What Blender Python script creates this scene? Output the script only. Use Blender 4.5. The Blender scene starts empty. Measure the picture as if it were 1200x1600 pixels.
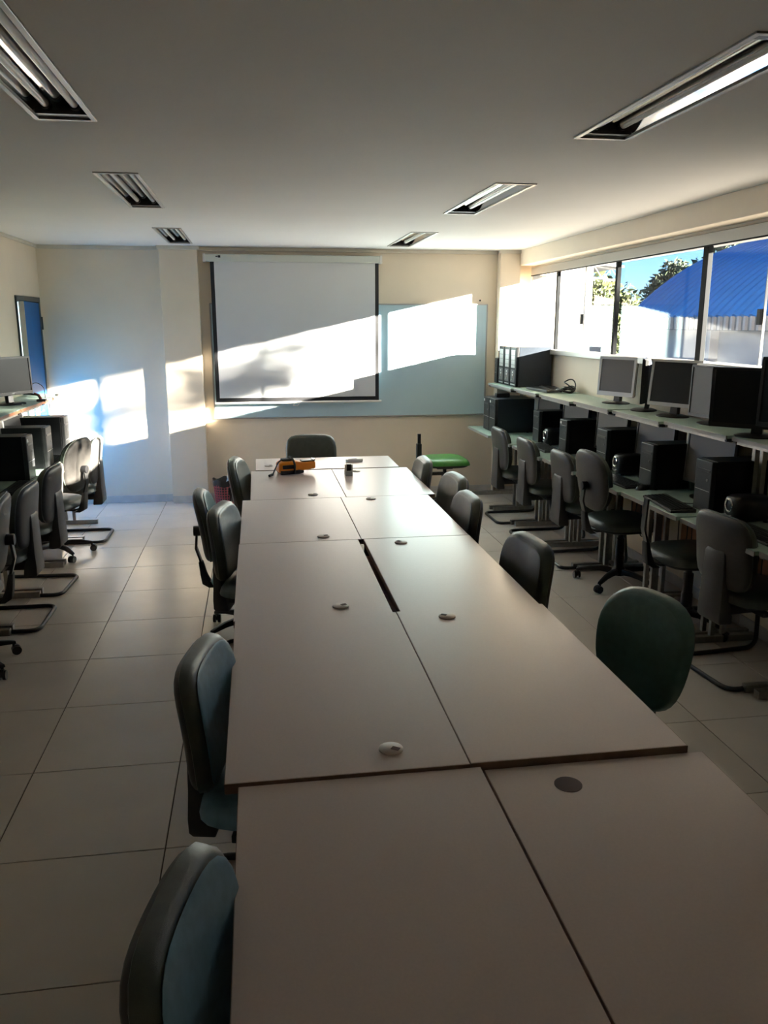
import bpy, bmesh, math, random
from mathutils import Vector, Matrix
random.seed(7)
sc = bpy.context.scene
C = sc.collection
PI = math.pi

# ------------------------------------------------------------------ camera
cd = bpy.data.cameras.new('camera'); cam = bpy.data.objects.new('camera', cd); C.objects.link(cam)
cd.sensor_fit = 'VERTICAL'; cd.sensor_height = 24.0; cd.lens = 1270.0 / 1600.0 * 24.0
cd.clip_start = 0.03; cd.clip_end = 500
cam.location = (0, 0, 1.8)
cam.rotation_euler = (math.radians(90 - 13.077), 0, math.radians(-8.828))
sc.camera = cam

# ------------------------------------------------------------------ world, sun, exposure
SUN = Vector((2.13, -1.0, 0.471)).normalized()          # direction towards the sun
w = bpy.data.worlds.new('sky'); sc.world = w; w.use_nodes = True
nt = w.node_tree; nt.nodes.clear()
wo = nt.nodes.new('ShaderNodeOutputWorld'); bg = nt.nodes.new('ShaderNodeBackground'); sky = nt.nodes.new('ShaderNodeTexSky')
sky.sky_type = 'NISHITA'; sky.sun_disc = False
sky.sun_elevation = math.radians(14); sky.sun_rotation = math.atan2(SUN.x, SUN.y)
sky.air_density = 1.0; sky.dust_density = 0.0; sky.ozone_density = 5.0; sky.altitude = 3000
bg.inputs['Strength'].default_value = 0.038
nt.links.new(sky.outputs[0], bg.inputs[0]); nt.links.new(bg.outputs[0], wo.inputs[0])
sd = bpy.data.lights.new('sun', 'SUN'); sd.energy = 20.0; sd.angle = math.radians(0.6); sd.color = (1.0, 0.90, 0.775)
so = bpy.data.objects.new('sun', sd); C.objects.link(so); so.location = (20, -10, 12)
so.rotation_euler = (-SUN).to_track_quat('-Z', 'Y').to_euler()
sc.view_settings.view_transform = 'Standard'; sc.view_settings.look = 'None'
sc.view_settings.gamma = 1.0; sc.view_settings.use_curve_mapping = False
sc.view_settings.exposure = 3.2
sc.cycles.max_bounces = 10; sc.cycles.diffuse_bounces = 6; sc.cycles.transparent_max_bounces = 16
sc.cycles.caustics_reflective = False; sc.cycles.caustics_refractive = False

# ------------------------------------------------------------------ materials
MATS = {}
def mat(name, col, rough=0.5, metal=0.0, noise=0.0, scale=20.0, spec=0.5, bump=0.0, bscale=200.0, col2=None, coat=0.0):
    if name in MATS: return MATS[name]
    m = bpy.data.materials.new(name); m.use_nodes = True
    n = m.node_tree; b = n.nodes['Principled BSDF']
    b.inputs['Base Color'].default_value = (*col, 1); b.inputs['Roughness'].default_value = rough
    b.inputs['Metallic'].default_value = metal; b.inputs['Specular IOR Level'].default_value = spec
    b.inputs['Coat Weight'].default_value = coat
    tc = n.nodes.new('ShaderNodeTexCoord')
    if noise > 0 or col2:
        t = n.nodes.new('ShaderNodeTexNoise'); t.inputs['Scale'].default_value = scale; t.inputs['Detail'].default_value = 5
        r = n.nodes.new('ShaderNodeValToRGB')
        c2 = col2 or tuple(max(0, c * (1 - noise)) for c in col)
        r.color_ramp.elements[0].position = 0.35; r.color_ramp.elements[0].color = (*c2, 1)
        r.color_ramp.elements[1].position = 0.65; r.color_ramp.elements[1].color = (*col, 1)
        n.links.new(tc.outputs['Object'], t.inputs['Vector']); n.links.new(t.outputs[0], r.inputs[0]); n.links.new(r.outputs[0], b.inputs['Base Color'])
    if bump > 0:
        t2 = n.nodes.new('ShaderNodeTexNoise'); t2.inputs['Scale'].default_value = bscale; t2.inputs['Detail'].default_value = 3
        bp = n.nodes.new('ShaderNodeBump'); bp.inputs['Strength'].default_value = bump; bp.inputs['Distance'].default_value = 0.002
        n.links.new(tc.outputs['Object'], t2.inputs['Vector']); n.links.new(t2.outputs[0], bp.inputs['Height']); n.links.new(bp.outputs[0], b.inputs['Normal'])
    MATS[name] = m
    return m
def glass_mat(name, tint, refl=1.0):
    m = bpy.data.materials.new(name); m.use_nodes = True
    n = m.node_tree; n.nodes.clear()
    o = n.nodes.new('ShaderNodeOutputMaterial'); tr = n.nodes.new('ShaderNodeBsdfTransparent'); gl = n.nodes.new('ShaderNodeBsdfGlossy')
    lw = n.nodes.new('ShaderNodeLayerWeight'); lw.inputs['Blend'].default_value = 0.5
    pw = n.nodes.new('ShaderNodeMath'); pw.operation = 'POWER'; pw.inputs[1].default_value = 5.0
    fr = n.nodes.new('ShaderNodeMath'); fr.operation = 'MULTIPLY_ADD'; fr.inputs[1].default_value = 0.9; fr.inputs[2].default_value = 0.03
    n.links.new(lw.outputs['Facing'], pw.inputs[0]); n.links.new(pw.outputs[0], fr.inputs[0])
    mx = n.nodes.new('ShaderNodeMixShader')
    tr.inputs[0].default_value = (*tint, 1); gl.inputs['Roughness'].default_value = 0.02
    n.links.new(fr.outputs[0], mx.inputs[0]); n.links.new(tr.outputs[0], mx.inputs[1]); n.links.new(gl.outputs[0], mx.inputs[2]); n.links.new(mx.outputs[0], o.inputs[0])
    MATS[name] = m
    return m
mat('wall', (0.78, 0.685, 0.555), 0.6, noise=0.05, scale=2.5, bump=0.12, bscale=90)
mat('ceiling', (0.76, 0.75, 0.735), 0.8, noise=0.035, scale=1.6, bump=0.08, bscale=60)
mat('trim', (0.66, 0.62, 0.54), 0.6, noise=0.1, scale=6)
mat('floor_tile', (0.66, 0.59, 0.52), 0.26, noise=0.06, scale=3.5, spec=0.5)
mat('grout', (0.10, 0.075, 0.055), 0.9, noise=0.3, scale=30)
mat('base_tile', (0.62, 0.60, 0.57), 0.35, noise=0.15, scale=9)
mat('table', (0.67, 0.555, 0.51), 0.30, noise=0.04, scale=160, spec=0.5)
mat('table_edge', (0.30, 0.20, 0.15), 0.5, noise=0.2, scale=30)
mat('grommet', (0.50, 0.42, 0.36), 0.4)
mat('hole', (0.05, 0.02, 0.015), 0.7)
mat('steel_dark', (0.05, 0.05, 0.05), 0.35, metal=0.6)
mat('steel', (0.42, 0.40, 0.37), 0.35, metal=0.85, noise=0.15, scale=40)
mat('chrome', (0.82, 0.80, 0.77), 0.09, metal=1.0)
mat('alu', (0.40, 0.39, 0.37), 0.4, metal=0.5)
mat('alu_dark', (0.008, 0.009, 0.010), 0.7, spec=0.1)
mat('vinyl_green', (0.075, 0.090, 0.074), 0.33, noise=0.2, scale=30, bump=0.25, bscale=700)
mat('vinyl_blue_sheen', (0.20, 0.37, 0.49), 0.40, noise=0.2, scale=30, bump=0.25, bscale=700)  # window and sky sheen on green vinyl, painted in as blue
mat('vinyl_faint_sheen', (0.13, 0.18, 0.20), 0.30, noise=0.2, scale=30, bump=0.25, bscale=700)  # green vinyl with a weaker bluish sheen painted into the colour
mat('vinyl_teal', (0.02, 0.16, 0.17), 0.38, noise=0.2, scale=30, bump=0.25, bscale=700)
mat('vinyl_deep', (0.075, 0.16, 0.135), 0.34, noise=0.2, scale=30, bump=0.25, bscale=700)
mat('vinyl_bright', (0.05, 0.25, 0.035), 0.35, noise=0.2, scale=30, bump=0.2, bscale=700)
mat('shell', (0.052, 0.050, 0.048), 0.42, noise=0.15, scale=60, bump=0.2, bscale=900)
mat('shell_grey', (0.040, 0.037, 0.034), 0.55, spec=0.2, noise=0.15, scale=60, bump=0.2, bscale=900)
mat('plastic', (0.012, 0.012, 0.013), 0.32)
mat('plastic_matte', (0.016, 0.017, 0.018), 0.6)
mat('plastic_grey', (0.10, 0.10, 0.105), 0.45)
mat('silver_plastic', (0.42, 0.42, 0.41), 0.4, metal=0.3)
mat('case_black', (0.005, 0.006, 0.007), 0.5, spec=0.25, noise=0.2, scale=80)
mat('case_blue', (0.022, 0.030, 0.042), 0.36, noise=0.2, scale=80)
mat('case_grey', (0.035, 0.037, 0.039), 0.45, spec=0.3, noise=0.15, scale=60)
mat('screen', (0.012, 0.014, 0.016), 0.30, spec=0.22)
mat('screen_matte', (0.10, 0.095, 0.088), 0.45)
mat('white_paper', (0.78, 0.78, 0.75), 0.7)
mat('desk_green', (0.37, 0.50, 0.43), 0.35, noise=0.1, scale=25)
mat('desk_edge', (0.30, 0.29, 0.27), 0.45)
mat('panel_brown', (0.33, 0.135, 0.065), 0.5, noise=0.25, scale=12)
mat('door_blue', (0.004, 0.10, 0.32), 0.6, noise=0.12, scale=4, spec=0.2)
mat('door_edge', (0.50, 0.50, 0.48), 0.6)
mat('door_frame', (0.075, 0.085, 0.095), 0.45)
mat('cloth_screen', (0.66, 0.68, 0.70), 0.75, noise=0.03, scale=2)
mat('black_border', (0.008, 0.008, 0.010), 0.7)
mat('housing', (0.58, 0.62, 0.58), 0.4)
mat('board', (0.50, 0.66, 0.73), 0.22, noise=0.03, scale=3, spec=0.5)
mat('tube', (0.80, 0.79, 0.75), 0.3)
mat('orange', (0.82, 0.27, 0.015), 0.4)
mat('white_plastic', (0.75, 0.74, 0.71), 0.4)
mat('basket', (0.33, 0.055, 0.075), 0.45)
mat('bag', (0.015, 0.015, 0.017), 0.3, bump=0.8, bscale=60)
mat('bottle', (0.55, 0.62, 0.66), 0.12)
mat('cable', (0.012, 0.012, 0.012), 0.45)
mat('cable_red', (0.35, 0.03, 0.02), 0.45)
mat('roof_blue', (0.05, 0.20, 0.50), 0.45, noise=0.12, scale=1.2)
mat('ext_white', (0.60, 0.585, 0.56), 0.8, noise=0.06, scale=1.5)
mat('ext_plaster', (0.40, 0.39, 0.385), 0.8, noise=0.1, scale=1.5)
mat('ext_grey', (0.16, 0.165, 0.17), 0.6, noise=0.15, scale=2)
mat('ext_rust', (0.25, 0.10, 0.08), 0.7)
mat('ext_ground', (0.36, 0.34, 0.31), 0.9, noise=0.12, scale=0.5)
mat('clay', (0.55, 0.19, 0.09), 0.8, noise=0.35, scale=6)
mat('leaf_light', (0.055, 0.07, 0.010), 0.6, col2=(0.02, 0.033, 0.006), scale=1.2)
mat('leaf_dark', (0.025, 0.045, 0.016), 0.6, col2=(0.010, 0.022, 0.009), scale=1.2)
mat('bark', (0.12, 0.085, 0.06), 0.9, noise=0.4, scale=10)
glass_mat('glass', (0.97, 0.985, 0.98))

# ------------------------------------------------------------------ mesh helper
class MB:
    def __init__(s): s.v = []; s.f = []
    def add(s, vs, fs):
        o = len(s.v); s.v += [tuple(p) for p in vs]; s.f += [tuple(i + o for i in f) for f in fs]; return s
    def box(s, x0, x1, y0, y1, z0, z1):
        vs = [(x0,y0,z0),(x1,y0,z0),(x1,y1,z0),(x0,y1,z0),(x0,y0,z1),(x1,y0,z1),(x1,y1,z1),(x0,y1,z1)]
        return s.add(vs, [(0,3,2,1),(4,5,6,7),(0,1,5,4),(1,2,6,5),(2,3,7,6),(3,0,4,7)])
    def cbox(s, c, d): return s.box(c[0]-d[0]/2, c[0]+d[0]/2, c[1]-d[1]/2, c[1]+d[1]/2, c[2]-d[2]/2, c[2]+d[2]/2)
    def loft(s, rings, cap=True, closed=True):
        n = len(rings[0]); vs = [p for r in rings for p in r]; fs = []
        for i in range(len(rings) - 1):
            for j in range(n if closed else n - 1):
                k = (j + 1) % n; fs.append((i*n+j, i*n+k, (i+1)*n+k, (i+1)*n+j))
        if cap: fs.append(tuple(range(n))[::-1]); fs.append(tuple((len(rings)-1)*n + j for j in range(n)))
        return s.add(vs, fs)
    def tube(s, pts, r, seg=10, fillet=0.0, fseg=5, closed=False):
        P = [Vector(p) for p in pts]
        if fillet > 0:
            Q = []
            n = len(P)
            for i, p in enumerate(P):
                if not closed and (i == 0 or i == n - 1): Q.append(p); continue
                a = P[(i-1) % n] - p; b = P[(i+1) % n] - p
                d = min(fillet, a.length * 0.49, b.length * 0.49); A = p + a.normalized() * d; B = p + b.normalized() * d
                for k in range(fseg + 1):
                    t = k / fseg; Q.append(A * (1-t)**2 + p * 2*t*(1-t) + B * t*t)
            P = Q
        n = len(P); rings = []; up = None
        rr = r if isinstance(r, (list, tuple)) else [r] * n
        for i in range(n):
            if closed: t = (P[(i+1) % n] - P[(i-1) % n])
            else: t = (P[min(i+1, n-1)] - P[max(i-1, 0)])
            t.normalize()
            if up is None: up = t.orthogonal().normalized()
            up = (up - t * up.dot(t))
            up = up.normalized() if up.length > 1e-6 else t.orthogonal().normalized()
            sd_ = t.cross(up)
            rings.append([P[i] + (up * math.cos(2*PI*j/seg) + sd_ * math.sin(2*PI*j/seg)) * rr[min(i, len(rr)-1)] for j in range(seg)])
        if closed: rings.append(rings[0]); return s.loft(rings, cap=False)
        return s.loft(rings)
    def cyl(s, p0, p1, r, seg=16, r1=None): return s.tube([p0, p1], [r, r if r1 is None else r1], seg)
    def lathe(s, prof, c=(0,0,0), seg=24):
        rings = [[(c[0]+r*math.cos(2*PI*j/seg), c[1]+r*math.sin(2*PI*j/seg), c[2]+z) for j in range(seg)] for r, z in prof]
        return s.loft(rings)
    def sphere(s, c, r, seg=12, rn=8, sq=(1,1,1)):
        prof = [(max(1e-4, math.sin(PI*i/rn)), -math.cos(PI*i/rn)) for i in range(rn+1)]
        rings = [[(c[0]+q*r*sq[0]*math.cos(2*PI*j/seg), c[1]+q*r*sq[1]*math.sin(2*PI*j/seg), c[2]+z*r*sq[2]) for j in range(seg)] for q, z in prof]
        return s.loft(rings)
    def xform(s, M): s.v = [tuple(M @ Vector(p)) for p in s.v]; return s
    def fn(s, f): s.v = [tuple(f(*p)) for p in s.v]; return s
    def mesh(s, name, m, smooth=False, bevel=0.0, bseg=2):
        bm = bmesh.new(); vv = [bm.verts.new(p) for p in s.v]
        for f in s.f:
            try: bm.faces.new([vv[i] for i in f])
            except ValueError: pass
        bmesh.ops.remove_doubles(bm, verts=bm.verts, dist=1e-6)
        bmesh.ops.recalc_face_normals(bm, faces=bm.faces)
        if bevel > 0:
            es = [e for e in bm.edges if len(e.link_faces) == 2 and e.calc_face_angle(0) > 0.6]
            bmesh.ops.bevel(bm, geom=es, offset=bevel, segments=bseg, affect='EDGES', profile=0.5, clamp_overlap=True)
        me = bpy.data.meshes.new(name); bm.to_mesh(me); bm.free()
        if m: me.materials.append(MATS[m])
        if smooth:
            me.polygons.foreach_set('use_smooth', [True] * len(me.polygons))
            try: me.set_sharp_from_angle(angle=0.7)
            except Exception: pass
        return me
    def build(s, name, m, parent=None, smooth=False, bevel=0.0, label=None, bseg=2):
        o = bpy.data.objects.new(name, s.mesh(name, m, smooth, bevel, bseg)); C.objects.link(o)
        if parent: o.parent = parent
        if label: o['label'] = label
        return o
def B(*a): return MB().box(*a)
def tag(o, label=None, cat=None, group=None, kind=None):
    if label: o['label'] = label
    if cat: o['category'] = cat
    if group: o['group'] = group
    if kind: o['kind'] = kind
    return o
def thing(name, loc, rz=0.0, label=None, cat=None, group=None, kind=None):
    o = bpy.data.objects.new(name, None); o.empty_display_size = 0.1; C.objects.link(o)
    o.location = loc; o.rotation_euler = (0, 0, rz)
    return tag(o, label, cat, group, kind)
def copy_tree(o, parent=None, known=None):
    c = o.copy(); C.objects.link(c); c.parent = parent
    for ch in list(o.children): copy_tree(ch, c)
    return c
def dup(proto, used, loc, rz, label, group=None):
    o = proto if not used.get(proto.name) else copy_tree(proto)
    used[proto.name] = True
    o.location = loc; o.rotation_euler = (0, 0, rz)
    o['label'] = label
    if group: o['group'] = group
    return o
def rot2(p, a): return (p[0]*math.cos(a)-p[1]*math.sin(a), p[0]*math.sin(a)+p[1]*math.cos(a))
USED = {}

# ================================================================== THE ROOM
XL, XR, YB, YF, H = -2.03, 2.87, 8.49, -1.0, 2.525
TS = 0.588
# floor: grout slab, one object for each tile
fl = tag(B(XL-0.02, XR+0.02, YF-0.02, YB+0.02, -0.12, -0.004).build('floor', 'grout'), kind='structure')
tile_meshes = {}
gx = [-0.962 + TS*k for k in range(-3, 9)]; gy = [8.487 - TS*k for k in range(-1, 19)]
for i in range(len(gx)-1):
    for j in range(len(gy)-1):
        x0, x1 = max(gx[i], XL), min(gx[i+1], XR); y0, y1 = max(gy[j+1], YF), min(gy[j], YB)
        if x1-x0 < 0.02 or y1-y0 < 0.02: continue
        k = (round(x1-x0, 3), round(y1-y0, 3))
        if k not in tile_meshes:
            tile_meshes[k] = B(-k[0]/2+0.0022, k[0]/2-0.0022, -k[1]/2+0.0022, k[1]/2-0.0022, -0.010, 0.0).mesh('tile', 'floor_tile', bevel=0.001, bseg=1)
        o = bpy.data.objects.new('tile', tile_meshes[k]); C.objects.link(o); o.parent = fl
        o.location = ((x0+x1)/2, (y0+y1)/2, random.uniform(-0.0006, 0.0))
# ceiling with cut-outs for the recessed luminaires
LX = [(-0.75, -0.555), (1.30, 1.505)]
LY = [(2.13, 3.34), (4.45, 5.67), (6.86, 8.09)]
m = MB()
xs = [XL-0.25] + [v for p in LX for v in p] + [XR+0.1]
for i in range(len(xs)-1):
    if (xs[i], xs[i+1]) in LX:
        ys = [YF-0.1] + [v for p in LY for v in p] + [YB+0.1]
        for j in range(0, len(ys)-1, 2): m.box(xs[i], xs[i+1], ys[j], ys[j+1], H, H+0.14)
    else: m.box(xs[i], xs[i+1], YF-0.1, YB+0.1, H, H+0.14)
m.box(XL-0.25, XR+0.1, YF-0.1, YB+0.1, H+0.14, H+0.2)
tag(m.build('ceiling', 'ceiling'), kind='structure')
# walls
tag(B(XL-0.2, XR+0.25, YB, YB+0.2, -0.12, H).build('wall_back', 'wall'), kind='structure')
tag(B(XL-0.2, XR+0.25, YF-0.2, YF, -0.12, H).build('wall_front', 'wall'), kind='structure')
DY0, DY1, DZ = 7.62, 8.43, 2.035
m = MB(); m.box(XL-0.15, XL, YF, DY0, -0.12, H); m.box(XL-0.15, XL, DY1, YB, -0.12, H); m.box(XL-0.15, XL, DY0, DY1, DZ, H)
tag(m.build('wall_left', 'wall'), kind='structure')
WY0, WY1, WZ0, WZ1 = 3.75, 8.42, 1.53, 2.325
m = MB(); m.box(XR, XR+0.15, YF, YB, -0.12, WZ0); m.box(XR, XR+0.15, YF, YB, WZ1, H); m.box(XR, XR+0.15, YF, WY0, WZ0, WZ1); m.box(XR, XR+0.15, WY1, YB, WZ0, WZ1)
tag(m.build('wall_right', 'wall'), kind='structure')
tag(B(XR-0.16, XR, YF, YB-0.115, 2.375, H).build('wall_right_beam', 'wall', bevel=0.004), kind='structure')
tag(B(-0.885, -0.525, YB-0.108, YB, 0, H).build('wall_back_pillar', 'wall', bevel=0.004), kind='structure')
tag(B(2.505, 2.715, YB-0.125, YB, 0, H).build('wall_corner_pillar', 'wall', bevel=0.004), kind='structure')
tag(MB().box(XL-0.45, XL-0.40, 6.9, 9.2, 0, H).build('wall_corridor', 'wall'), kind='structure')
tag(MB().box(XL-0.45, XL-0.15, 6.9, 9.2, -0.12, -0.002).build('floor_corridor', 'floor_tile'), kind='structure')
# crown strips
tag(B(XL, 2.505, YB-0.025, YB, H-0.035, H).build('trim_1', 'trim', bevel=0.006), kind='structure')
tag(B(-0.905, -0.505, YB-0.13, YB-0.108, H-0.035, H).build('trim_2', 'trim', bevel=0.005), kind='structure')
tag(B(2.485, 2.73, YB-0.15, YB-0.125, H-0.035, H).build('trim_3', 'trim', bevel=0.005), kind='structure')
tag(B(XL, XL+0.02, YF, YB-0.025, H-0.03, H).build('trim_4', 'trim', bevel=0.005), kind='structure')
# skirting tiles
def skirting(name, pieces):
    root = thing(name, (0, 0, 0), kind='structure')
    for bx in pieces: B(*bx).build('skirting_tile', 'base_tile', root, bevel=0.0015, bseg=1)
    return root
bx = []
def run_x(x0, x1, y, step=TS):
    x = x0; k = math.ceil((x0 + 0.962) / step + 1e-6)
    cuts = [x0]
    while -0.962 + k*step < x1 - 0.02:
        cuts.append(-0.962 + k*step); k += 1
    cuts.append(x1)
    return [(a+0.0015, b-0.0015, y-0.011, y, 0.001, 0.075) for a, b in zip(cuts, cuts[1:]) if b-a > 0.02]
bx += run_x(XL, -0.885, YB) + run_x(-0.885, -0.525, YB-0.108) + run_x(-0.525, 2.505, YB) + run_x(2.505, 2.715, YB-0.125)
skirting('baseboard_back', bx)
yy = [YF + TS*k for k in range(0, 17)]
skirting('baseboard_right', [(XR-0.011, XR, a+0.0015, min(b, YB-0.13)-0.0015, 0.001, 0.075) for a, b in zip(yy, yy[1:]) if a < YB-0.2])
skirting('baseboard_left', [(XL, XL+0.011, a+0.0015, min(b, DY0-0.05)-0.0015, 0.001, 0.075) for a, b in zip(yy, yy[1:]) if a < DY0-0.1])

# door: leaf ajar, hinged on the far jamb
dr = thing('door_1', (XL, DY1, 0), kind='structure')
m = MB(); m.box(-0.15, 0.012, -0.03, 0.0, 0, DZ); m.box(-0.15, 0.012, DY0-DY1, DY0-DY1+0.03, 0, DZ); m.box(-0.15, 0.012, DY0-DY1, 0, DZ-0.04, DZ)
m.build('door_frame', 'door_frame', dr, bevel=0.003)
lf = B(-0.038, 0.0, -0.775, -0.002, 0.008, 1.985).build('door_leaf', 'door_blue', dr, bevel=0.002)
lf.location = (0.004, -0.032, 0); lf.rotation_euler = (0, 0, math.radians(5.0))
B(-0.0385, 0.0005, -0.782, -0.775, 0.008, 1.985).build('leaf_edge', 'door_edge', lf)
for z in (0.25, 1.02, 1.80):
    h_ = MB(); h_.cyl((0.014, -0.004, z-0.06), (0.014, -0.004, z+0.06), 0.011, 10); h_.build('hinge', 'plastic', dr, smooth=True)
h_ = MB(); h_.tube([(0.0, -0.715, 1.03), (0.05, -0.715, 1.03), (0.05, -0.60, 1.03)], 0.009, 8, 0.015); h_.build('door_handle', 'chrome', lf, smooth=True)

# window wall: frame, fixed posts, sliding glass leaves
wn = thing('window_1', (XR, 0, 0), kind='structure')
m = MB(); m.box(-0.02, 0.11, WY0, WY1, WZ1-0.045, WZ1+0.03); m.build('head_rail', 'alu', wn, bevel=0.004)
m = MB(); m.box(-0.05, 0.12, WY0-0.02, WY1+0.02, WZ0-0.025, WZ0+0.022); m.build('window_sill', 'alu', wn, bevel=0.004)
m = MB(); m.box(-0.012, 0.09, WY1-0.035, WY1, WZ0, WZ1-0.045); m.build('side_frame', 'alu', wn, bevel=0.003)
m = MB(); m.box(-0.012, 0.09, WY0, WY0+0.035, WZ0, WZ1-0.045); m.build('side_frame', 'alu', wn, bevel=0.003)
m = MB(); m.box(-0.021, -0.012, WY0, WY1, WZ1-0.052, WZ1-0.043); m.build('rail_lip', 'alu_dark', wn)
for y, wd in ((7.73, 0.034), (6.40, 0.036), (5.07, 0.062)):
    B(0.005, 0.04, y-wd/2, y+wd/2, WZ0+0.022, WZ1-0.045).build('window_post', 'alu_dark', wn, bevel=0.003)
for y0, y1, x in ((7.747, 8.385, 0.035), (7.07, 7.713, 0.025), (6.418, 7.10, 0.045), (5.10, 6.382, 0.035), (4.41, 5.04, 0.025), (3.785, 4.44, 0.045)):
    p = B(x-0.003, x+0.003, y0, y1, WZ0+0.022, WZ1-0.045).build('pane', 'glass', wn)
    if (y0, y1) in ((7.07, 7.713), (4.41, 5.04)):
        h_ = MB(); h_.box(x-0.022, x+0.012, y0+0.005, y0+0.042, 1.79, 1.88); h_.build('pane_latch', 'plastic_matte', p, bevel=0.003)
        B(x-0.007, x+0.007, y0-0.004, y0+0.004, WZ0+0.022, WZ1-0.045).build('pane_edge', 'alu', p)

# ------------------------------------------------------------------ ceiling luminaires (switched off)
def luminaire(ix, iy, label):
    x0, x1 = LX[ix]; y0, y1 = LY[iy]; cx, cy = (x0+x1)/2, (y0+y1)/2; hw, hl = (x1-x0)/2, (y1-y0)/2
    t = thing('ceiling_light', (cx, cy, H), 0, label, 'ceiling light', 'recessed fluorescent ceiling lights')
    m = MB()
    f = 0.012
    m.box(-hw-f, -hw+0.006, -hl-f, hl+f, -0.006, 0.004); m.box(hw-0.006, hw+f, -hl-f, hl+f, -0.006, 0.004)
    m.box(-hw+0.006, hw-0.006, -hl-f, -hl+0.006, -0.006, 0.004); m.box(-hw+0.006, hw-0.006, hl-0.006, hl+f, -0.006, 0.004)
    m.build('light_frame', 'alu', t, bevel=0.0015, bseg=1)
    # mirrored reflector: two parabolic channels
    prof = []
    for k in range(2):
        c = -hw/2 + k*hw
        for q in range(9):
            a = -1 + q/4.0; prof.append((c + a*hw/2*0.985, 0.070 - 0.062*a*a if not (k == 0 and q == 8) else 0.030))
    rings = [[(x, yv, z) for x, z in prof] for yv in (-hl+0.055, hl-0.055)]
    MB().loft(rings, cap=False, closed=False).build('reflector', 'chrome', t, smooth=True)
    for s in (-1, 1):
        e = MB(); e.box(-hw+0.004, hw-0.004, s*(hl-0.03)-0.025, s*(hl-0.03)+0.025, 0.002, 0.08); e.build('end_plate', 'steel_dark', t)
    for k in (-1, 1):
        tb = MB(); tb.cyl((k*hw/2, -hl+0.06, 0.030), (k*hw/2, hl-0.06, 0.030), 0.014, 14); o = tb.build('fluorescent_tube', 'tube', t, smooth=True)
        for s in (-1, 1):
            c_ = MB(); c_.cyl((k*hw/2, s*(hl-0.085), 0.030), (k*hw/2, s*(hl-0.05), 0.030), 0.019, 14); c_.build('lamp_socket', 'plastic', o, smooth=True)
    return t
where = {(0,0): 'nearest, at the top left of the picture', (0,1): 'middle one of the left row, above the aisle', (0,2): 'farthest of the left row, just before the wall pillar',
         (1,0): 'nearest, at the top right reflecting blue sky', (1,1): 'middle one of the right row, near the window wall', (1,2): 'farthest of the right row, above the whiteboard end'}
for (ix, iy), t_ in where.items(): luminaire(ix, iy, 'recessed mirrored fluorescent light, ' + t_)

# ================================================================== BACK WALL: board and projection screen
bd = thing('whiteboard', (0.98, YB, 0.845), 0, 'wide pale blue whiteboard on the back wall behind the projection screen', 'whiteboard')
B(-1.405, 1.42, -0.022, -0.004, 0.008, 1.14).build('board_surface', 'board', bd)
m = MB(); m.box(-1.415, 1.43, -0.026, 0, -0.004, 0.010); m.box(-1.415, 1.43, -0.026, 0, 1.138, 1.150); m.box(-1.417, -1.403, -0.026, 0, 0.0, 1.146); m.box(1.418, 1.432, -0.026, 0, 0, 1.146)
m.build('board_frame', 'alu', bd, bevel=0.002)
ps = thing('projection_screen', (0.405, YB-0.09, 2.415), 0, 'pull down projection screen with black borders in a pale housing', 'screen')
m = MB(); m.box(-0.865, 0.86, -0.035, 0.045, -0.032, 0.037); m.build('housing', 'housing', ps, bevel=0.008)
for s in (-1, 1): B(s*0.865-0.012, s*0.865+0.012, -0.039, 0.05, -0.037, 0.042).build('end_cap', 'white_plastic', ps, bevel=0.004)
m = MB(); m.box(-0.755, -0.735, -0.0362, -0.035, 0.010, 0.020); m.box(-0.733, -0.708, -0.0362, -0.035, 0.003, 0.025); m.build('maker_mark', 'black_border', ps)
def sheet(x0, x1, z0, z1, y, n=24):
    r = []
    for i in range(n+1):
        x = x0 + (x1-x0)*i/n
        dy = 0.004*math.sin(x*5.0+0.6) + 0.003*math.sin(x*11)
        r.append([(x, y+dy, z0), (x, y+dy, (z0*2+z1)/3), (x, y+dy*0.5, (z0+2*z1)/3), (x, y, z1), (x, y+0.003, z1), (x, y+0.003+dy*0.5, (z0+2*z1)/3), (x, y+0.003+dy, (z0*2+z1)/3), (x, y+0.003+dy, z0)])
    return MB().loft(r)
sheet(-0.775, 0.808, -1.352, -0.025, -0.002).build('screen_fabric', 'cloth_screen', ps, smooth=True)
sheet(-0.812, -0.775, -1.392, -0.025, -0.002, 2).build('screen_border', 'black_border', ps)
sheet(0.808, 0.845, -1.392, -0.025, -0.002, 2).build('screen_border', 'black_border', ps)
sheet(-0.775, 0.808, -1.392, -1.352, -0.002).build('screen_border', 'black_border', ps)
m = MB(); m.cyl((-0.825, 0.0, -1.403), (0.872, 0.0, -1.403), 0.012, 12); m.build('bottom_bar', 'white_plastic', ps, smooth=True)
m = MB(); m.tube([(-0.02, -0.005, -1.408), (-0.045, -0.012, -1.435), (0.0, -0.012, -1.44), (0.025, -0.005, -1.412)], 0.004, 6, 0.01); m.build('pull_loop', 'white_plastic', ps, smooth=True)
m = MB(); m.cyl((2.33, YB-0.010, 2.03), (2.33, YB, 2.03), 0.009, 10); tag(m.build('wall_hook', 'plastic_matte'), 'tiny dark hook on the wall above the right end of the whiteboard', 'hook')

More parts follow.
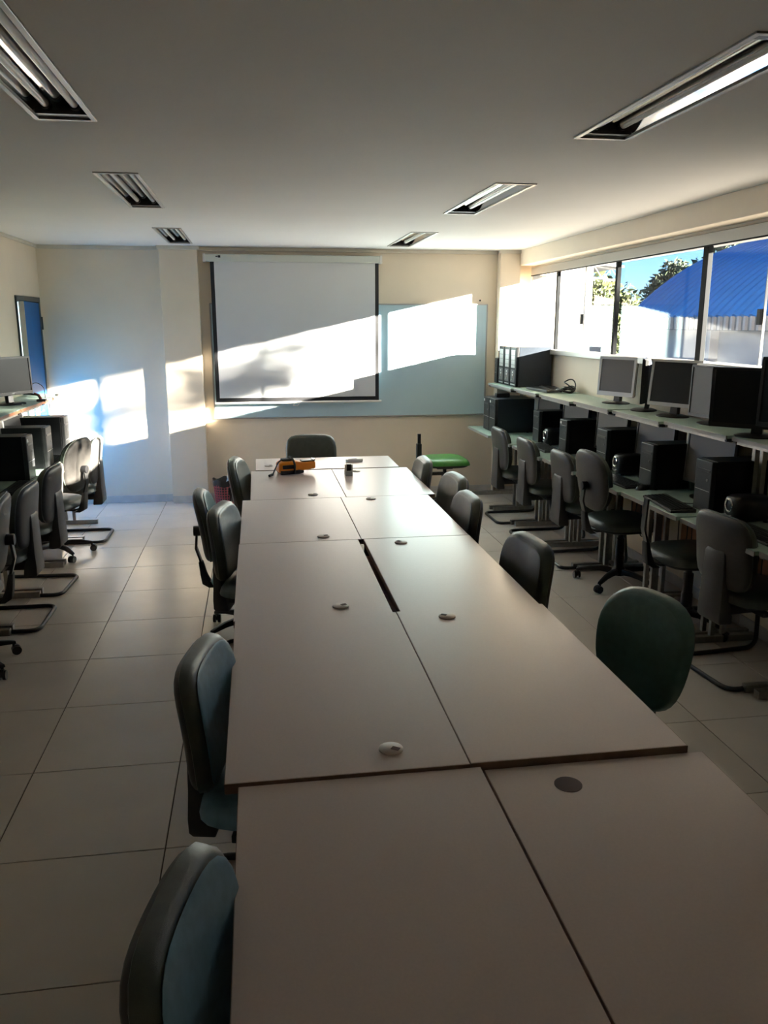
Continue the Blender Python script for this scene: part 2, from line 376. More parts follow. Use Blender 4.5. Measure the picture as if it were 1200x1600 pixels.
# ================================================================== TABLES
def grommet(parent, x, y, z, cap=True, rz=0.0):
    if cap:
        g = MB(); R = 0.031
        g.lathe([(0.001, 0.0), (R, 0.0), (R, 0.004), (R*0.86, 0.006), (0.001, 0.006)], seg=28)
        o = g.build('grommet', 'grommet', parent, smooth=True, label='round cable hole cap'); o.location = (x, y, z); o.rotation_euler = (0, 0, rz)
        n = MB(); n.box(0.002, 0.024, -0.008, 0.008, 0.0058, 0.0068); n.build('cable_notch', 'hole', o, bevel=0.0004, bseg=1)
    else:
        g = MB(); g.lathe([(0.001, 0.0), (0.033, 0.0), (0.033, 0.0014), (0.030, 0.0016), (0.001, 0.0014)], seg=28)
        o = g.build('cable_hole', 'hole', parent, smooth=True, label='open cable hole without its cap'); o.location = (x, y, z)
def table(x0, x1, y0, y1, zt, gpos, label, cap=True, grz=0.0, gdisp=True, rot=False):
    cx, cy = (x0+x1)/2, (y0+y1)/2; hx, hy = (x1-x0)/2, (y1-y0)/2
    t = thing('meeting_table', (cx, cy, 0), 0, label, 'table', 'beige tables pushed together down the room')
    B(-hx+0.0012, hx-0.0012, -hy+0.0012, hy-0.0012, zt-0.0225, zt).build('table_top', 'table', t, bevel=0.0012, bseg=1)
    m = MB()
    m.box(-hx, hx, -hy, -hy+0.0012, zt-0.025, zt-0.0012); m.box(-hx, hx, hy-0.0012, hy, zt-0.025, zt-0.0012); m.box(-hx, -hx+0.0012, -hy, hy, zt-0.025, zt-0.0012); m.box(hx-0.0012, hx, -hy, hy, zt-0.025, zt-0.0012)
    m.box(-hx, hx, -hy, hy, zt-0.027, zt-0.0226)
    m.build('edge_band', 'table_edge', t)
    if gpos: grommet(t, gpos[0]-cx, gpos[1]-cy, zt, cap, grz)
    long_y = hy > hx
    L, W = (hy, hx) if long_y else (hx, hy)
    tr = (lambda m: m) if long_y else (lambda m: m.fn(lambda x, y, z: (y, -x, z)))
    for s in (-1, 1):
        f = MB(); f.box(-W+0.06, W-0.06, s*(L-0.06)-0.02, s*(L-0.06)+0.02, 0, 0.035); f.box(-0.05, -0.01, s*(L-0.06)-0.015, s*(L-0.06)+0.015, 0.035, zt-0.06); f.box(0.01, 0.05, s*(L-0.06)-0.015, s*(L-0.06)+0.015, 0.035, zt-0.06); f.box(-W+0.08, W-0.08, s*(L-0.06)-0.02, s*(L-0.06)+0.02, zt-0.06, zt-0.027)
        tr(f).build('table_leg', 'steel_dark', t, bevel=0.004)
    p = MB(); p.box(-0.008, 0.008, -L+0.12, L-0.12, 0.52, zt-0.07); tr(p).build('modesty_panel', 'panel_brown', t)
    return t
table(-0.076, 0.512, 0.66, 1.748, 0.738, None, 'beige table nearest the camera on the left, its front edge cut by the frame')
table(0.520, 1.098, 0.66, 1.746, 0.730, (0.70, 1.65), 'beige table nearest the camera on the right, with an open dark cable hole', cap=False)
table(-0.108, 0.487, 1.752, 2.846, 0.745, (0.305, 1.85), 'left beige table of the second row, beside the second chair with blue sheen', grz=-0.6)
table(0.489, 1.062, 1.754, 2.849, 0.745, (0.665, 2.765), 'right beige table of the second row, beside the deep green chair', grz=2.6)
table(-0.114, 0.478, 2.850, 3.927, 0.740, (0.29, 2.95), 'left beige table bordering the dark gap in the middle row', grz=0.4)
table(0.506, 1.054, 2.853, 3.93, 0.740, (0.68, 3.835), 'right beige table bordering the dark gap in the middle row', grz=2.2)
table(-0.110, 0.494, 3.931, 4.95, 0.740, (0.31, 4.01), 'left beige table of the fourth row, between the gapped row and the orange device row', grz=0.2)
table(0.496, 1.052, 3.934, 4.955, 0.740, (0.675, 4.875), 'right beige table of the fourth row, next to the pair of close grey chairs', grz=2.9)
table(-0.062, 0.530, 4.954, 5.968, 0.740, (0.33, 5.06), 'beige table under the orange device, left half of the fifth row', grz=0.1)
table(0.532, 1.100, 4.959, 5.966, 0.740, (0.70, 5.845), 'beige table under the small metal block, right half of the fifth row', grz=2.9)
table(-0.028, 1.045, 5.972, 6.50, 0.744, (0.07, 6.15), 'beige table set crosswise at the far end, before the lone grey chair', grz=0.0)

shade_strip = B(0.40, 0.60, 2.95, 3.85, 0.655, 0.675).build('gap_shade_strip', 'table_edge', bevel=0.003)  # added dark strip, stands for the shade down the table gap
tag(shade_strip, 'dark brown strip added as shade down the gap between the middle tables', 'shade strip')

# ================================================================== CHAIRS
def cushion(w, h, t, n=4.5, rings=7, seg=44, taper=None, edge=7, back=0.0):
    """rounded pad in the y-z plane, front towards +x; returns an MB"""
    def pt(r, j):
        a = 2*PI*j/seg; c, s_ = math.cos(a), math.sin(a)
        q = (abs(c)**n + abs(s_)**n) ** (-1.0/n)
        y, z = r*q*c*w/2, r*q*s_*h/2
        if taper: y *= taper(z/(h/2))
        return y, z
    R = [0.02, 0.45, 0.75, 0.88, 0.94, 0.98, 1.0]
    fr = []
    for r in R:
        x = t * (max(0.0, 1 - r**edge)) ** 0.5
        fr.append([(x, *pt(r, j)) for j in range(seg)])
    bk = []
    for r in (1.0, 0.985, 0.9, 0.6, 0.02):
        bk.append([(-back*(max(0.0, 1 - r**6))**0.5 - 0.002*(1 if r < 1 else 0), *pt(r, j)) for j in range(seg)])
    return MB().loft(fr + bk)
def bend_back(kind):
    def f(x, y, z):                                  # z measured from the floor
        u = (z - 0.66)
        if kind == 'sled': px = -0.225 - 0.10*u - 0.30*u*u
        else: px = -0.245 - 0.12*u - 0.25*u*u
        return (px + x + 0.40*y*y, y, z)
    return f
def sled_chair(pad, shellm='shell', side='vinyl_green'):
    t = thing('sled_chair', (0, 0, 0), 0, None, 'chair', 'upholstered chairs on sled bases')
    bb = bend_back('sled'); sh = lambda m, dz: m.fn(lambda x, y, z: (x, y, z+dz))
    tp = lambda v: 1.0 - 0.05*v*v + 0.02*v
    sh(cushion(0.435, 0.385, 0.045, 5.0, taper=tp, edge=16), 0.675).fn(bb).build('backrest', side, t, smooth=True)
    sh(cushion(0.402, 0.352, 0.010, 4.6, taper=tp, edge=5), 0.675).fn(lambda x, y, z: (x+0.0435, y, z)).fn(bb).build('backrest_panel', pad, t, smooth=True)
    sh(cushion(0.425, 0.375, -0.030, 5.0, taper=tp, back=0.0), 0.675).fn(lambda x, y, z: (x-0.003, y, z)).fn(bb).build('back_shell', shellm, t, smooth=True)
    # wide strap down the back and under the seat
    secs = [(-0.252, 0.685, 0.13, 0.010), (-0.256, 0.665, 0.155, 0.018), (-0.254, 0.55, 0.165, 0.024), (-0.244, 0.45, 0.175, 0.045), (-0.234, 0.36, 0.180, 0.075), (-0.230, 0.315, 0.180, 0.080), (-0.224, 0.300, 0.170, 0.070)]
    r = [[(x - d/2, -w_/2, z), (x + d/2, -w_/2, z), (x + d/2, w_/2, z), (x - d/2, w_/2, z)] for x, z, w_, d in secs]
    m = MB().loft(r); m.box(-0.235, 0.02, -0.055, 0.055, 0.340, 0.388)
    m.build('back_strap', shellm, t, smooth=True, bevel=0.008)
    q = cushion(0.46, 0.45, 0.055, 4.2).fn(lambda x, y, z: (z+0.0, y, 0.425 + x - 0.10*max(0, z-0.12)**2*8))
    q.build('seat', pad, t, smooth=True)
    q = cushion(0.43, 0.42, -0.028, 4.2).fn(lambda x, y, z: (z, y, 0.424 + x)); q.build('seat_pan', 'plastic_matte', t, smooth=True)
    P = [(-0.10, 0.20, 0.385), (0.20, 0.20, 0.385), (0.235, 0.225, 0.0125), (-0.285, 0.225, 0.0125), (-0.285, -0.225, 0.0125), (0.235, -0.225, 0.0125), (0.20, -0.20, 0.385), (-0.10, -0.20, 0.385)]
    MB().tube(P, 0.0125, 10, 0.07, 6).build('sled_frame', 'steel_dark', t, smooth=True)
    m = MB(); m.box(-0.11, -0.07, -0.21, 0.21, 0.372, 0.397); m.box(0.08, 0.12, -0.21, 0.21, 0.372, 0.397); m.build('seat_bracket', 'steel_dark', t, bevel=0.003)
    return t
def swivel_chair(pad, shellm='shell', back=True, spine=False, zs=0.47, side='vinyl_green', group='swivel chairs on five star castor bases'):
    t = thing('swivel_chair', (0, 0, 0), 0, None, 'chair', group)
    bb = bend_back('swivel'); dz = zs - 0.47
    if back:
        tp = lambda v: (1.0 + 0.10*v) * (1 - 0.06*v*v)
        cushion(0.43, 0.42, 0.045, 2.9, taper=tp, edge=14).fn(lambda x, y, z: (x, y, z+0.735)).fn(bb).fn(lambda x, y, z: (x, y, z+dz)).build('backrest', side, t, smooth=True)
        cushion(0.396, 0.386, 0.010, 2.8, taper=tp, edge=5).fn(lambda x, y, z: (x+0.0435, y, z+0.735)).fn(bb).fn(lambda x, y, z: (x, y, z+dz)).build('backrest_panel', pad, t, smooth=True)
        cushion(0.42, 0.41, -0.028, 2.9, taper=tp).fn(lambda x, y, z: (x-0.003, y, z+0.735)).fn(bb).fn(lambda x, y, z: (x, y, z+dz)).build('back_shell', shellm, t, smooth=True)
        m = MB(); m.cyl((-0.275, 0, 0.70+dz), (-0.325, 0, 0.70+dz), 0.030, 18); o = m.build('adjuster_knob', 'plastic', t, smooth=True, bevel=0.004)
    top = 0.70 if back else 0.78
    m = MB()
    path = [(-0.305, 0, top+dz), (-0.315, 0, 0.60+dz), (-0.285, 0, 0.50+dz), (-0.262, 0, 0.40+dz), (-0.20, 0, 0.375+dz), (-0.04, 0, 0.375+dz)]
    rr = [[(Vector(p) + Vector((0, s*0.024, 0))) for s in (-1, 1)] for p in path]
    rings = []
    for i, p in enumerate(path):
        a = Vector(path[max(0, i-1)]); b = Vector(path[min(len(path)-1, i+1)]); tg = (b-a).normalized(); nn = Vector((tg.z, 0, -tg.x))
        rings.append([Vector(p)+nn*0.006+Vector((0, -0.024, 0)), Vector(p)+nn*0.006+Vector((0, 0.024, 0)), Vector(p)-nn*0.006+Vector((0, 0.024, 0)), Vector(p)-nn*0.006+Vector((0, -0.024, 0))])
    if not spine:
        m.loft(rings); m.build('back_bar', 'steel_dark', t, smooth=True)
        m = MB(); secs = [(-0.292, 0.52, 0.058, 0.024), (-0.278, 0.44, 0.066, 0.036), (-0.262, 0.385, 0.07, 0.05), (-0.225, 0.362, 0.07, 0.05)]
        m.loft([[(x-d/2, -w_/2, z+dz), (x+d/2, -w_/2, z+dz), (x+d/2, w_/2, z+dz), (x-d/2, w_/2, z+dz)] for x, z, w_, d in secs]); m.build('bar_cover', 'plastic_matte', t, smooth=True, bevel=0.006)
    else:
        B(-0.275, -0.243, -0.012, 0.012, 0.34, 0.755).build('back_bar', 'steel_dark', t, bevel=0.003)
        B(-0.285, -0.237, -0.030, 0.030, 0.40, 0.66).build('bar_cover', 'plastic_matte', t, bevel=0.006)
        B(-0.27, 0.0, -0.02, 0.02, 0.345, 0.375).build('bar_foot', 'steel_dark', t, bevel=0.003)
    q = cushion(0.47, 0.46, 0.06, 3.6).fn(lambda x, y, z: (z, y, zs-0.055 + x - 0.8*max(0, z-0.10)**2)); q.build('seat', pad, t, smooth=True)
    q = cushion(0.45, 0.44, -0.035, 3.6).fn(lambda x, y, z: (z, y, zs-0.056 + x)); q.build('seat_pan', 'plastic_matte', t, smooth=True)
    m = MB(); m.box(-0.09, 0.07, -0.06, 0.06, zs-0.115, zs-0.085); o = m.build('mechanism', 'steel_dark', t, bevel=0.006)
    m = MB(); m.tube([(0.02, 0.05, zs-0.10), (0.02, 0.20, zs-0.105), (0.02, 0.25, zs-0.13)], 0.006, 8, 0.02); m.build('lever', 'plastic', o, smooth=True)
    m = MB(); m.lathe([(0.034, 0.075), (0.034, 0.20), (0.030, 0.21), (0.030, zs-0.16), (0.020, zs-0.155), (0.018, zs-0.10)], seg=18); m.build('gas_column', 'plastic', t, smooth=True)
    m = MB(); m.lathe([(0.030, 0.062), (0.052, 0.066), (0.052, 0.105), (0.036, 0.122)], seg=20); hub = m.build('base_hub', 'plastic', t, smooth=True)
    for k in range(5):
        a = 2*PI*k/5
        m = MB(); rings = []
        for d, z, hw_, hh in ((0.035, 0.092, 0.026, 0.020), (0.12, 0.098, 0.023, 0.017), (0.20, 0.092, 0.020, 0.014), (0.265, 0.078, 0.018, 0.011), (0.295, 0.070, 0.016, 0.009)):
            rings.append([(d, -hw_, z-hh), (d, hw_, z-hh), (d, hw_*0.65, z+hh), (d, -hw_*0.65, z+hh)])
        m.loft(rings).xform(Matrix.Rotation(a, 4, 'Z')); lg = m.build('base_leg', 'plastic', t, smooth=True, bevel=0.004)
        m = MB(); ca = a + 0.7 * (k+1); ex, ey = 0.285*math.cos(a), 0.285*math.sin(a)
        m.cyl((ex, ey, 0.044), (ex, ey, 0.07), 0.008, 8)
        dx, dy = math.cos(ca), math.sin(ca)
        for s in (-1, 1):
            c0 = Vector((ex - dx*0.012 - dy*s*0.006, ey - dy*0.012 + dx*s*0.006, 0.0255)); c1 = c0 + Vector((-dy*s, dx*s, 0))*0.016
            m.cyl(c0, c1, 0.0255, 16)
        m.cyl((ex - dx*0.012 + dy*0.012, ey - dy*0.012 - dx*0.012, 0.034), (ex - dx*0.012 - dy*0.012, ey - dy*0.012 + dx*0.012, 0.034), 0.022, 12)
        m.build('castor', 'plastic', lg, smooth=True)
    return t
S_G = sled_chair('vinyl_green'); S_B = sled_chair('vinyl_blue_sheen'); S_D = sled_chair('vinyl_green'); S_M = sled_chair('vinyl_faint_sheen')
W_G = swivel_chair('vinyl_green'); W_T = swivel_chair('vinyl_teal', zs=0.40); W_D = swivel_chair('vinyl_deep', zs=0.385, side='vinyl_deep'); W_L = swivel_chair('vinyl_green', zs=0.41)
W_H = swivel_chair('vinyl_green', zs=0.49)
W_GR = swivel_chair('vinyl_green', 'shell_grey')
W_N = swivel_chair('vinyl_green', back=False, zs=0.49); W_S = swivel_chair('vinyl_bright', back=False, zs=0.525, spine=True)
OFF = 0.255
# left of the tables, facing +x
dup(S_B, USED, (-0.152+OFF-0.045, 1.165, 0), -0.22, 'chair with painted blue sheen nearest the camera, left of the tables, cut by the frame')
dup(S_B, USED, (-0.185+OFF-0.035, 2.245, 0), -0.20, 'chair with painted blue sheen second from the camera, left of the tables')
dup(S_M, USED, (-0.21+OFF-0.03, 4.22, 0), -0.22, 'grey green chair with painted bluish sheen, left of tables in front of the teal one')
dup(W_T, USED, (-0.065, 4.66, 0), -0.02, 'teal padded chair turned aside, peeking out left of the tables')
dup(W_L, USED, (0.10, 5.68, 0), -0.18, 'dark green chair left of the tables, in front of the waste basket')
# right of the tables, facing -x
dup(W_D, USED, (1.36-OFF+0.015, 2.50, 0), PI+0.32, 'deep green chair with rounded back, nearest fully seen one right of the tables')
dup(S_G, USED, (1.215-OFF, 3.34, 0), PI+0.12, 'grey green chair alone right of the tables, second from the camera')
dup(S_G, USED, (1.185-OFF, 4.34, 0), PI+0.03, 'grey green chair right of the tables, front one of the close pair')
dup(S_G, USED, (1.255-OFF, 4.93, 0), PI+0.08, 'grey green chair right of the tables, rear one of the close pair')
dup(S_G, USED, (1.185-OFF, 5.62, 0), PI-0.03, 'grey green chair right of the tables, farthest, beside the green seat')
dup(S_G, USED, (0.95, 1.05, 0), PI, 'dark chair at the right frame edge beside the nearest right table')
dup(S_D, USED, (0.445, 6.985-OFF, 0), -PI/2, 'grey green chair alone behind the far end of the tables, facing the camera')
# seat without backrest by the back wall
dup(W_S, USED, (1.80, 7.70, 0), 0.0, 'swivel chair with bright green seat and no backrest by the back wall')
# left computer row, facing -x
dup(S_G, USED, (-1.355-OFF+0.02, 7.10, 0), PI, 'farthest chair of the left computer row, sunlit top, on a sled base')
dup(W_GR, USED, (-1.345-OFF-0.03, 6.55, 0), PI-0.25, 'swivel chair with sunlit grey oval back shell at the left desks')
dup(S_G, USED, (-1.40-OFF+0.03, 5.74, 0), PI-0.05, 'sled chair with half sunlit dark back at the left desks')
dup(S_G, USED, (-1.395-OFF+0.03, 5.06, 0), PI, 'sled chair with fully shaded back at the left desks')
dup(W_G, USED, (-1.60, 4.32, 0), PI+0.1, 'swivel chair cut by the left frame edge, one castor showing')
# right computer row, facing +x
dup(S_G, USED, (2.175+OFF, 7.22, 0), 0.0, 'farthest chair of the right computer row, beside the big black towers')
dup(S_G, USED, (2.191+OFF, 6.50, 0), 0.0, 'second farthest sled chair of the right computer row')
dup(S_G, USED, (2.235+OFF, 5.79, 0), 0.02, 'third farthest sled chair of the right computer row, beside the swivel chair')
dup(W_H, USED, (2.49, 5.20, 0), 0.08, 'swivel chair with dark oval back at the right desks')
dup(W_N, USED, (2.54, 4.36, 0), 0.0, 'dark swivel chair without backrest, its bent bar standing up, at the right desks')
dup(S_G, USED, (2.33+OFF-0.05, 3.70, 0), 0.10, 'large dark sled chair nearest the camera at the right desks')

# ================================================================== COMPUTER DESKS (two tiers)
def comp_desk(y0, y1, xf, xs_, xb, zt, zs, label, side):
    """side +1: against the right wall (front towards -x); -1: against the left wall"""
    cy = (y0+y1)/2; hy = (y1-y0)/2 - 0.006
    t = thing('computer_desk', (xb, cy, 0), 0, label, 'desk', 'two tier green computer desks')
    X = lambda a: (a - xb)
    def bx(x0, x1, *r): return B(min(X(x0), X(x1)), max(X(x0), X(x1)), *r)
    bx(xf, xb, -hy, hy, zt-0.022, zt).build('desk_top', 'desk_green', t, bevel=0.002, bseg=1)
    bx(xf-side*0.004, xf+side*0.002, -hy, hy, zt-0.026, zt-0.002).build('desk_edge', 'desk_edge', t)
    sh = bx(xs_, xb, -hy, hy, zs-0.018, zs).build('upper_shelf', 'desk_green', t, bevel=0.002, bseg=1)
    bx(xs_-side*0.004, xs_+side*0.002, -hy, hy, zs-0.022, zs-0.002).build('shelf_edge', 'desk_edge' if side > 0 else 'panel_brown', sh)
    m = MB(); 
    for s in (-1, 1):
        a, b = sorted((X(xs_+side*0.005), X(xs_+side*0.05))); m.box(a, b, s*(hy-0.012)-0.01, s*(hy-0.012)+0.01, zs-0.035, zs-0.018)
    m.build('joint_bracket', 'steel_dark', sh)
    a, b = sorted((X(xs_+side*0.012), X(xs_+side*0.037))); B(a, b, -hy+0.025, hy-0.025, zs-0.040, zs-0.018).build('shelf_rail', 'steel', sh)
    for s in (-1, 1):
        yc = s*(hy-0.03)
        m = MB()
        a, b = sorted((X(xf+side*0.04), X(xb-side*0.03))); m.box(a, b, yc-0.02, yc+0.02, 0.0, 0.04)
        c = X((xf+xb)/2)
        for d in (-0.035, 0.035): m.box(c+d-0.014, c+d+0.014, yc-0.014, yc+0.014, 0.04, zt-0.05)
        a, b = sorted((X(xf+side*0.06), X(xb-side*0.03))); m.box(a, b, yc-0.018, yc+0.018, zt-0.05, zt-0.022)
        m.build('leg_frame', 'steel', t, bevel=0.003)
        m = MB(); c = X(xb-side*0.09); m.box(c-0.015, c+0.015, yc-0.015, yc+0.015, zt, zs-0.018); a, b = sorted((X(xs_+side*0.03), X(xb-side*0.03))); m.box(a, b, yc-0.012, yc+0.012, zs-0.043, zs-0.018)
        m.build('shelf_upright', 'steel', t, bevel=0.003)
    c = X(xb-side*0.16); B(c-0.008, c+0.008, -hy+0.085, hy-0.085, 0.36, zt-0.022).build('modesty_panel', 'panel_brown', t)
    m = MB()
    for q in range(3):
        yq = -0.15 + 0.13*q + random.uniform(-0.03, 0.03); c2 = X(xb-side*0.20)
        m.tube([(c2, yq, zt-0.022), (c2+random.uniform(-.02,.02), yq+0.03, 0.45), (c2, yq+0.05, 0.28+0.05*q), (c2, yq+0.10, 0.33), (c2, yq+0.11, 0.60)], 0.0035, 5, 0.04)
    m.build('hanging_cables', 'cable', t, smooth=True)
    return t
YBND = [8.36, 7.58, 6.95, 6.22, 5.55, 4.84, 4.12, 3.41, 2.70]
DL = ['farthest, carrying the row of black towers', 'with a cable coil on its shelf', 'with a bare mint green shelf', 'under the silver framed monitor', 'under the edge-on monitor',
      'under the black monitor leaning left', 'with a keyboard at its front edge', 'nearest, at the right frame edge']
for k in range(8):
    yc = (YBND[k]+YBND[k+1])/2
    comp_desk(YBND[k+1], YBND[k], 2.195 + (8.2-yc)*0.028, 2.40 + (8.2-yc)*0.042, 2.855, 0.74 + (0.004 if k % 2 else 0), 1.19 + (0.005 if k % 2 else 0), 'green two tier computer desk along the windows, ' + DL[k], 1)
LB = [7.65, 6.95, 6.25, 5.55, 4.85, 4.15]
LD = ['farthest of the left row, beside the blue door', 'second farthest of the left row, under the black monitor', 'middle of the left row, with a stickered tower', 'fourth of the left row, behind the shaded sled chair', 'nearest of the left row, at the left frame edge']
for k in range(5):
    comp_desk(LB[k+1], LB[k], -1.45, -1.70, -2.012, 0.74, 1.19, 'green two tier computer desk, ' + LD[k], -1)

# ================================================================== COMPUTERS AND PERIPHERALS (front towards local +x)
def tower(wd, dp, ht, loc, rz, label, case='case_black', front='case_black', style='sff', sticker=False, group='black computer towers'):
    t = thing('computer_tower', loc, rz, label, 'computer', group)
    B(-dp/2, dp/2-0.03, -wd/2, wd/2, 0.006, ht).build('case', case, t, bevel=0.003)
    fp = B(dp/2-0.03, dp/2, -wd/2+0.001, wd/2-0.001, 0.004, ht-0.002).build('front_panel', front, t, bevel=0.006)
    f = MB()
    for sx in (-1, 1):
        for sy in (-1, 1): f.cyl((sx*(dp/2-0.05), sy*(wd/2-0.025), 0), (sx*(dp/2-0.05), sy*(wd/2-0.025), 0.008), 0.012, 8)
    f.build('feet', 'plastic_matte', t)
    x = dp/2
    if style == 'bay':
        B(x-0.002, x+0.003, -wd/2+0.035, wd/2-0.035, ht*0.48, ht-0.03).build('drive_bay', 'silver_plastic', fp, bevel=0.001, bseg=1)
        for q in range(3): B(x+0.002, x+0.0045, -wd/2+0.04, wd/2-0.04, ht*0.55+q*0.045, ht*0.55+q*0.045+0.004).build('bay_slot', 'plastic', fp)
        B(x-0.002, x+0.004, -wd/2+0.03, wd/2-0.03, ht*0.12, ht*0.43).build('port_panel', 'plastic_grey', fp, bevel=0.001, bseg=1)
        m = MB(); m.tube([(x+0.004, -wd/2+0.05, ht*0.16), (x+0.007, 0.01, ht*0.20), (x+0.007, wd/2-0.05, ht*0.33)], 0.004, 6, 0.03); m.build('chrome_arc', 'chrome', fp, smooth=True)
        for q in (0.30, 0.37): MB().cyl((x+0.002, 0, ht*q), (x+0.006, 0, ht*q), 0.010, 10).build('button', 'white_plastic', fp, smooth=True)
        B(x-0.001, x+0.003, -wd/2+0.03, wd/2-0.03, ht*0.05, ht*0.075).build('badge_strip', 'silver_plastic', fp)
    else:
        B(x-0.001, x+0.002, -wd/2+0.012, wd/2-0.012, ht*0.42, ht*0.43).build('trim_line', 'silver_plastic', fp)
        B(x-0.001, x+0.0025, -wd/2+0.018, wd/2-0.018, ht*0.78, ht*0.83).build('optical_drive', 'plastic', fp, bevel=0.001, bseg=1)
        MB().cyl((x-0.001, wd/4, ht*0.63), (x+0.003, wd/4, ht*0.63), 0.008, 10).build('power_button', 'plastic_grey', fp, smooth=True)
    if sticker: B(x, x+0.0015, -wd/2+0.014, -wd/2+0.045, ht*0.86, ht*0.93).build('sticker', 'white_paper', fp, label='small white paper sticker')
    return t
def monitor(wd, ht, loc, rz, label, bezel='plastic', scr='screen', lift=0.09, tilt=0.06, base='round', bz=0.016, depth=0.04, neck=True, mark=False, group='flat computer monitors'):
    t = thing('computer_monitor', loc, rz, label, 'monitor', group)
    R = Matrix.Translation((0, 0, lift)) @ Matrix.Rotation(-tilt, 4, 'Y')
    m = MB(); fx = 0.012
    m.box(-0.008, fx, -wd/2, wd/2, 0, bz*1.5); m.box(-0.008, fx, -wd/2, wd/2, ht-bz, ht); m.box(-0.008, fx, -wd/2, -wd/2+bz, bz*1.5, ht-bz); m.box(-0.008, fx, wd/2-bz, wd/2, bz*1.5, ht-bz)
    bzo = m.xform(R).build('bezel', bezel, t, bevel=0.002, bseg=1)
    B(-0.006, 0.007, -wd/2+bz, wd/2-bz, bz*1.5, ht-bz).xform(R).build('screen', scr, t)
    m = MB()
    m.loft([[(-0.008, -wd/2+0.002, 0.002), (-0.008, wd/2-0.002, 0.002), (-0.008, wd/2-0.002, ht-0.002), (-0.008, -wd/2+0.002, ht-0.002)],
            [(-depth*0.55, -wd/2+0.01, 0.01), (-depth*0.55, wd/2-0.01, 0.01), (-depth*0.55, wd/2-0.01, ht-0.01), (-depth*0.55, -wd/2+0.01, ht-0.01)],
            [(-depth, -wd/3, ht*0.12), (-depth, wd/3, ht*0.12), (-depth, wd/3, ht*0.85), (-depth, -wd/3, ht*0.85)]]).xform(R).build('back_cover', 'plastic_matte', t, bevel=0.003)
    if mark: B(0.012, 0.0128, -0.012, 0.012, bz*0.4, bz*1.1).xform(R).build('logo_mark', 'silver_plastic', bzo)
    m = MB(); m.loft([[(-0.045, -0.03, 0.012), (-0.012, -0.03, 0.012), (-0.012, 0.03, 0.012), (-0.045, 0.03, 0.012)], [(-depth*0.8-0.02, -0.028, lift+ht*0.25), (-depth*0.5, -0.028, lift+ht*0.25), (-depth*0.5, 0.028, lift+ht*0.25), (-depth*0.8-0.02, 0.028, lift+ht*0.25)]]).build('neck', 'plastic', t, bevel=0.003)
    m = MB(); m.lathe([(0.001, 0), (0.115, 0), (0.115, 0.006), (0.085, 0.014), (0.001, 0.016)], seg=30).fn(lambda x, y, z: (x*0.8-0.01, y, z)).build('stand_base', 'plastic', t, smooth=True)
    return t
def keyboard(loc, rz, label, group='black keyboards'):
    t = thing('keyboard', loc, rz, label, 'keyboard', group)
    MB().loft([[(-0.075, -0.22, 0), (0.075, -0.22, 0), (0.075, 0.22, 0), (-0.075, 0.22, 0)], [(-0.075, -0.22, 0.022), (0.075, -0.22, 0.013), (0.075, 0.22, 0.013), (-0.075, 0.22, 0.022)]]).build('key_deck', 'plastic_matte', t, bevel=0.004)
    m = MB()
    for i in range(6):
        for j in range(20):
            if i == 5 and 5 < j < 9: continue
            x = -0.058 + i*0.022; y = -0.205 + j*0.0205; z = 0.0205 - (x+0.075)*0.06
            m.box(x, x+0.018, y, y+0.017, z-0.002, z+0.006)
    tag(m.build('keys', 'plastic', t), kind='stuff')
    return t
def mouse(loc, rz, label, m_='plastic'):
    t = thing('computer_mouse', loc, rz, label, 'mouse', 'computer mice')
    m = MB(); m.sphere((0, 0, 0.0), 1.0, 16, 10, (0.055, 0.030, 0.034)).fn(lambda x, y, z: (x, y, max(0.0, z))); m.build('shell', m_, t, smooth=True)
    B(0.018, 0.042, -0.003, 0.003, 0.024, 0.029).build('scroll_wheel', 'plastic_grey', t, bevel=0.001, bseg=1)
    return t
def stabiliser(loc, rz, label):
    t = thing('power_unit', loc, rz, label, 'device', 'rounded black power units on the desks')
    q = cushion(0.14, 0.15, 0.06, 3.4, back=0.22).fn(lambda x, y, z: (x+0.02, y, z+0.078)); q.build('body', 'plastic', t, smooth=True)
    m = MB(); m.tube([(0.082 + 0.0, 0.030*math.cos(a), 0.095+0.034*math.sin(a)) for a in [2*PI*k/20 for k in range(20)]], 0.006, 8, closed=True); m.build('ring', 'chrome', t, smooth=True)
    m = MB(); m.tube([(0.082, -0.03, 0.04), (0.086, 0.0, 0.033), (0.082, 0.03, 0.04)], 0.005, 6, 0.02); m.build('arc', 'silver_plastic', t, smooth=True)
    f = MB()
    for sx in (-0.12, 0.04):
        for sy in (-0.04, 0.04): f.cyl((sx, sy, 0), (sx, sy, 0.012), 0.012, 8)
    f.build('feet', 'plastic_matte', t)
    return t
ZD, ZS = 0.7445, 1.1955
def zd(y):
    for k in range(8):
        if YBND[k+1] <= y <= YBND[k]: return 0.7402 + (0.004 if k % 2 else 0), 1.1902 + (0.005 if k % 2 else 0)
    return 0.7402, 1.1902
